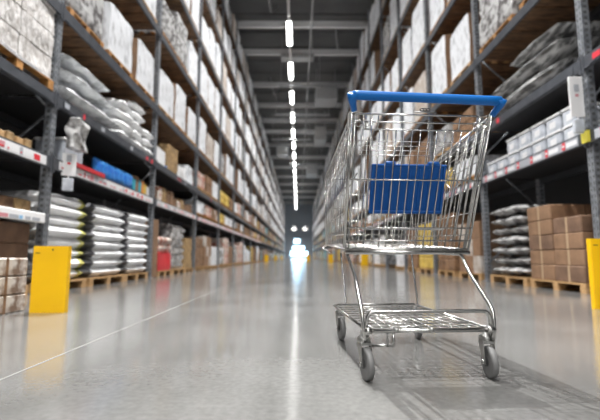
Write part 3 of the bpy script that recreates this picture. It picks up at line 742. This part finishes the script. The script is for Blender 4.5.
# hinge loops
for s in (-1,1):
    for k in range(2):
        c=Vector(gp(s*(.8+.1*k),tz(.985)));
        b.tube([c+Vector((math.cos(a)*.014,-.006,math.sin(a)*.014)) for a in [2*PI*q/10 for q in range(10)]], .0025,'chrome',6,closed=True)
b.build('rear_gate', cart, (.013,0,0))
# child seat, folded flat
cs = empty('child_seat', (.013,0,0)); cs.parent = cart
b=MB()
for i in range(4):
    u=-.66+1.3*i/3
    p0=gp(u,tz(.945),.035); p1=gp(u*.97,tz(.54),.07); b.tube([p0,p1], r,'chrome',6)
for h_ in (.93,.912,.894,.876): b.tube([gp(-.86,tz(h_),.036),gp(.86,tz(h_),.036)], .0016,'chrome',6)
b.tube(arc([gp(-.72,tz(.945),.05),gp(-.7,tz(.57),.09),gp(.7,tz(.57),.09),gp(.78,tz(.945),.05)],.02,4), .0036,'chrome',8)
b.tube(arc([gp(-.9,tz(.945),.06),gp(-.88,tz(.52),.1),gp(.88,tz(.52),.1),gp(.9,tz(.945),.06)],.02,4), .0036,'chrome',8)
b.build('seat_grid', cs)
for s in (-1,1):
    b=MB(); b.tube(arc([gp(s*.86,tz(.93),.03),gp(s*.9,tz(.88),.22),gp(s*.88,tz(.8),.34)],.05,4), .003,'chrome',6)
    b.tube(arc([gp(s*.86,tz(.80),.03),gp(s*.88,tz(.76),.2),gp(s*.86,tz(.84),.34)],.05,4), .003,'chrome',6)
    b.build('seat_side_wire', cs)
# blue flap with moulded ribs and clips
b=MB()
zb,zt=.633,.842; yb=BY+(TY-BY)*tz(zb)+.03; yt=BY+(TY-BY)*tz(zt)+.03
fw=.163
M=Matrix.Translation((-.015,(yb+yt)/2,(zb+zt)/2))@Matrix.Rotation(math.atan2(yb-yt,zt-zb),4,'X')
H2=(zt-zb)/2+.004
b.cbox(-fw,fw,-.005,.005,-H2,H2,'seat_blue',.003,M)
for x in (-fw+.008,fw-.008): b.cbox(x-.006,x+.006,-.011,-.004,-H2,H2,'seat_blue',.002,M)
b.cbox(-fw,fw,-.012,-.004,-H2,-H2+.014,'seat_blue',.003,M); b.cbox(-fw,fw,-.011,-.004,H2-.01,H2,'seat_blue',.003,M)
for i in range(1,8): b.cbox(-fw+i*.042-.003,-fw+i*.042+.003,-.008,-.004,-H2+.02,H2-.02,'seat_blue',.001,M)
for x in (-.085,.105): b.tube([M@Vector((x-.022,-.002,H2+.002)),M@Vector((x+.022,-.002,H2+.002))], .011,'seat_blue',10)
fo=b.build('seat_flap', cs); fo['label']='blue plastic flap'
# handle
hd = empty('handle', (.016,0,0)); hd.parent = cart
HY,HH,HW=-.02,1.066,.294
b=MB(); b.tube([(-HW,HY,HH),(-HW+.02,HY,HH),(HW-.05,HY,HH-.009),(HW,HY,HH-.01)], [.0175,.0185,.0185,.019],'handle_blue',16); o=b.build('grip', hd); o['label']='blue plastic grip'
for s in (-1,1):
    b=MB()
    e_=-.01 if s>0 else 0
    P=arc([(s*(HW+.002),HY-.008,HH+.004+e_),(s*(HW+.0),HY+.01,HH-.018+e_),(s*(HW-.012),HY+.04,HH-.045+e_)],.012,4)
    k=len(P); b.tube(P,[.021-(.009*i/(k-1)) for i in range(k)],'handle_blue',12)
    o=b.build('end_cap', hd)
    b=MB(); b.tube([(s*(HW-.014),HY+.035,HH-.04),(s*TW-.004,TY-.006,TH-.005),(s*TW-.004,TY+.012,TH-.06)], .006,'chrome',8)
    b.build('handle_bracket', hd)
# lettering block of the grip clip (small lock ring in the middle of the top bar)
b=MB()
for k in range(3): b.tube([(.02+k*.012+math.cos(q)*.009,TY-.012,TH+.014+math.sin(q)*.006) for q in [2*PI*i/8 for i in range(8)]], .0022,'hub_black',5,closed=True)
b.tube([(-.01,TY-.008,TH+.006),(.08,TY-.008,TH+.004)], .003,'dull_zinc',6)
b.build('lock_chain', cart)
# frame: legs, rails
LW=.245
b=MB()
b.tube([(-BW,BY-.01,BH-.012),(BW,BY-.01,BH-.012)], .0095,'chrome',12)
b.tube([(-BW+.01,BY+.03,BH-.006),(BW-.01,BY+.03,BH-.006)], .005,'chrome',8)
b.build('cross_bar', cart, (.013,0,0))
for s in (-1,1):
    b=MB(); b.tube(arc([(s*(BW-.035),BY+.06,BH-.018),(s*(BW-.02),BY-.0,BH-.018),(s*(LW),BY-.1,BH-.1),(s*(LW+.006),.015,.25),(s*(LW+.004),.0,.20),(s*(LW-.004),.0,.135)],.05,5), .0075,'chrome',10); b.build('leg', cart)
    b=MB(); b.tube(arc([(s*(BW-.03),BY+.1,BH-.02),(s*(FWb-.03)+(.05 if s<0 else 0),FY-.12,FB-.035),(s*(.235)+(.045 if s<0 else 0),FY-.14,.42),(s*.232,.78,.2),(s*.23,.78,.13)] if s>0 else [(-(BW-.03)+.06,BY+.1,BH-.02),(-FWb+.085,FY-.12,FB-.035),(-.185,FY-.14,.42),(-.178,.775,.2),(-.178,.762,.178)],.05,5), .006,'chrome',10); b.build('leg', cart)
b=MB(); b.tube(arc([(-FWb+.02,FY+.01,FB-.005),(-FWb-.01,FY+.03,FB-.02),(-FWb+.03,FY-.05,FB-.05)],.03,4), .005,'chrome',8); b.build('bumper_hook', cart)
# lower tray
b=MB()
b.tube(arc([(-LW+.01,.005,.15),(-LW+.01,.0,.243),(LW-.01,.0,.243),(LW-.01,.005,.15)],.035,6), .0075,'chrome',10)
b.tube([(-LW,-.012,.176),(LW,-.012,.176)], .0085,'chrome',12)
for x in (-.13,.0): b.lathe([(.009,-.002),(.009,.01)],'dull_zinc',8,M=Matrix.Translation((x,-.018,.184))@Matrix.Rotation(PI/2,4,'Y'))
for x in (-LW+.012,LW-.02): b.lathe([(.012,-.012),(.012,.012)],'chrome',12,M=Matrix.Translation((x,-.012,.176)))
b.build('rear_bar', cart)
b=MB(); b.tube(arc([(-LW+.02,.02,.118),(-LW+.1,.02,.118),(-LW+.105,-.005,.118),(-LW+.105,-.01,.17)],.01,3), .0055,'chrome',8); b.tube([(-LW+.085,0,.118),(-LW+.085,-.008,.17)], .004,'chrome',8); b.build('bracket', cart)
b=MB()
TF=.76
b.tube(arc([(-LW+.01,0,.176),(-.252,TF-.03,.18),(-.225,TF,.18),(.175,TF,.18),(.205,TF-.03,.18),(LW-.01,0,.176)],.03,4), .006,'chrome',10)
b.tube([(-.235,TF-.05,.188),(.19,TF-.05,.188)], .0045,'chrome',8)
for i in range(1,13):
    u=-1+2*i/13; b.tube([(u*.245,0,.178),(u*.2-.025,TF,.184)], .0026,'chrome',6)
for i in range(1,10): 
    a=i/10; b.tube([(-.245-.002*a,TF*a,.175),(.245-.045*a,TF*a,.175)], .0026,'chrome',6)
b.build('lower_tray', cart)
# casters
def caster(x,y,sw,label):
    c=empty('caster',(x,y,0),sw); c.parent=cart; c['label']=label
    wb=MB(); wb.lathe([(.042,-.011),(.0535,-.0115),(.0575,-.007),(.0575,.007),(.0535,.0115),(.042,.011)],'tyre_grey',32,M=Matrix.Translation((0,-.028,.0575))); wh=wb.build('wheel',c)
    hb=MB(); hb.lathe([(.008,-.019),(.016,-.018),(.016,-.009),(.041,-.009)],'hub_black',24,M=Matrix.Translation((0,-.028,.0575)))
    hb.lathe([(.042,-.0095),(.042,.0095)],'hub_black',24,M=Matrix.Translation((0,-.028,.0575)))
    hb.lathe([(.014,-.017),(.014,.017)],'hub_black',16,M=Matrix.Translation((0,-.028,.0575))); hb.build('hub',c)
    fb=MB()
    for s in (-1,1):
        vs=[(s*.019,-.038,.05),(s*.019,-.018,.05),(s*.019,.02,.125),(s*.019,-.03,.13),(s*.0215,-.038,.05),(s*.0215,-.018,.05),(s*.0215,.02,.125),(s*.0215,-.03,.13)]
        fb.add(vs,[(0,1,2,3),(7,6,5,4),(0,4,5,1),(1,5,6,2),(2,6,7,3),(3,7,4,0)],'dull_zinc')
    fb.box(-.0215,.0215,-.03,.02,.122,.132,'dull_zinc')
    fb.lathe([(.006,-.027),(.006,.027)],'chrome',10,M=Matrix.Translation((0,-.028,.0575)))
    fb.lathe([(.009,-.0265),(.009,-.0215)],'chrome',6,M=Matrix.Translation((0,-.028,.0575))); fb.lathe([(.009,.0215),(.009,.0265)],'chrome',6,M=Matrix.Translation((0,-.028,.0575)))
    fb.lathe([(.024,.13),(.026,.14),(.022,.15),(.013,.155),(.012,.172)],'dull_zinc',20,axis='z'); fb.build('fork',c)
caster(-.241,.03,.12,'rear left caster with grey tyre'); caster(.228,.03,-.12,'rear right caster with grey tyre')
caster(-.215,.76,.1,'front left caster'); caster(.215,.76,-.1,'front right caster')

# ------------------------------------------------------------------ world and view
w = bpy.data.worlds.new('world'); bpy.context.scene.world = w; w.use_nodes = True
w.node_tree.nodes['Background'].inputs[0].default_value = (.75,.82,.95,1); w.node_tree.nodes['Background'].inputs[1].default_value = .3
vs_ = bpy.context.scene.view_settings
vs_.view_transform = 'Standard'; vs_.look = 'None'; vs_.gamma = 1; vs_.use_curve_mapping = False
vs_.exposure = -.35
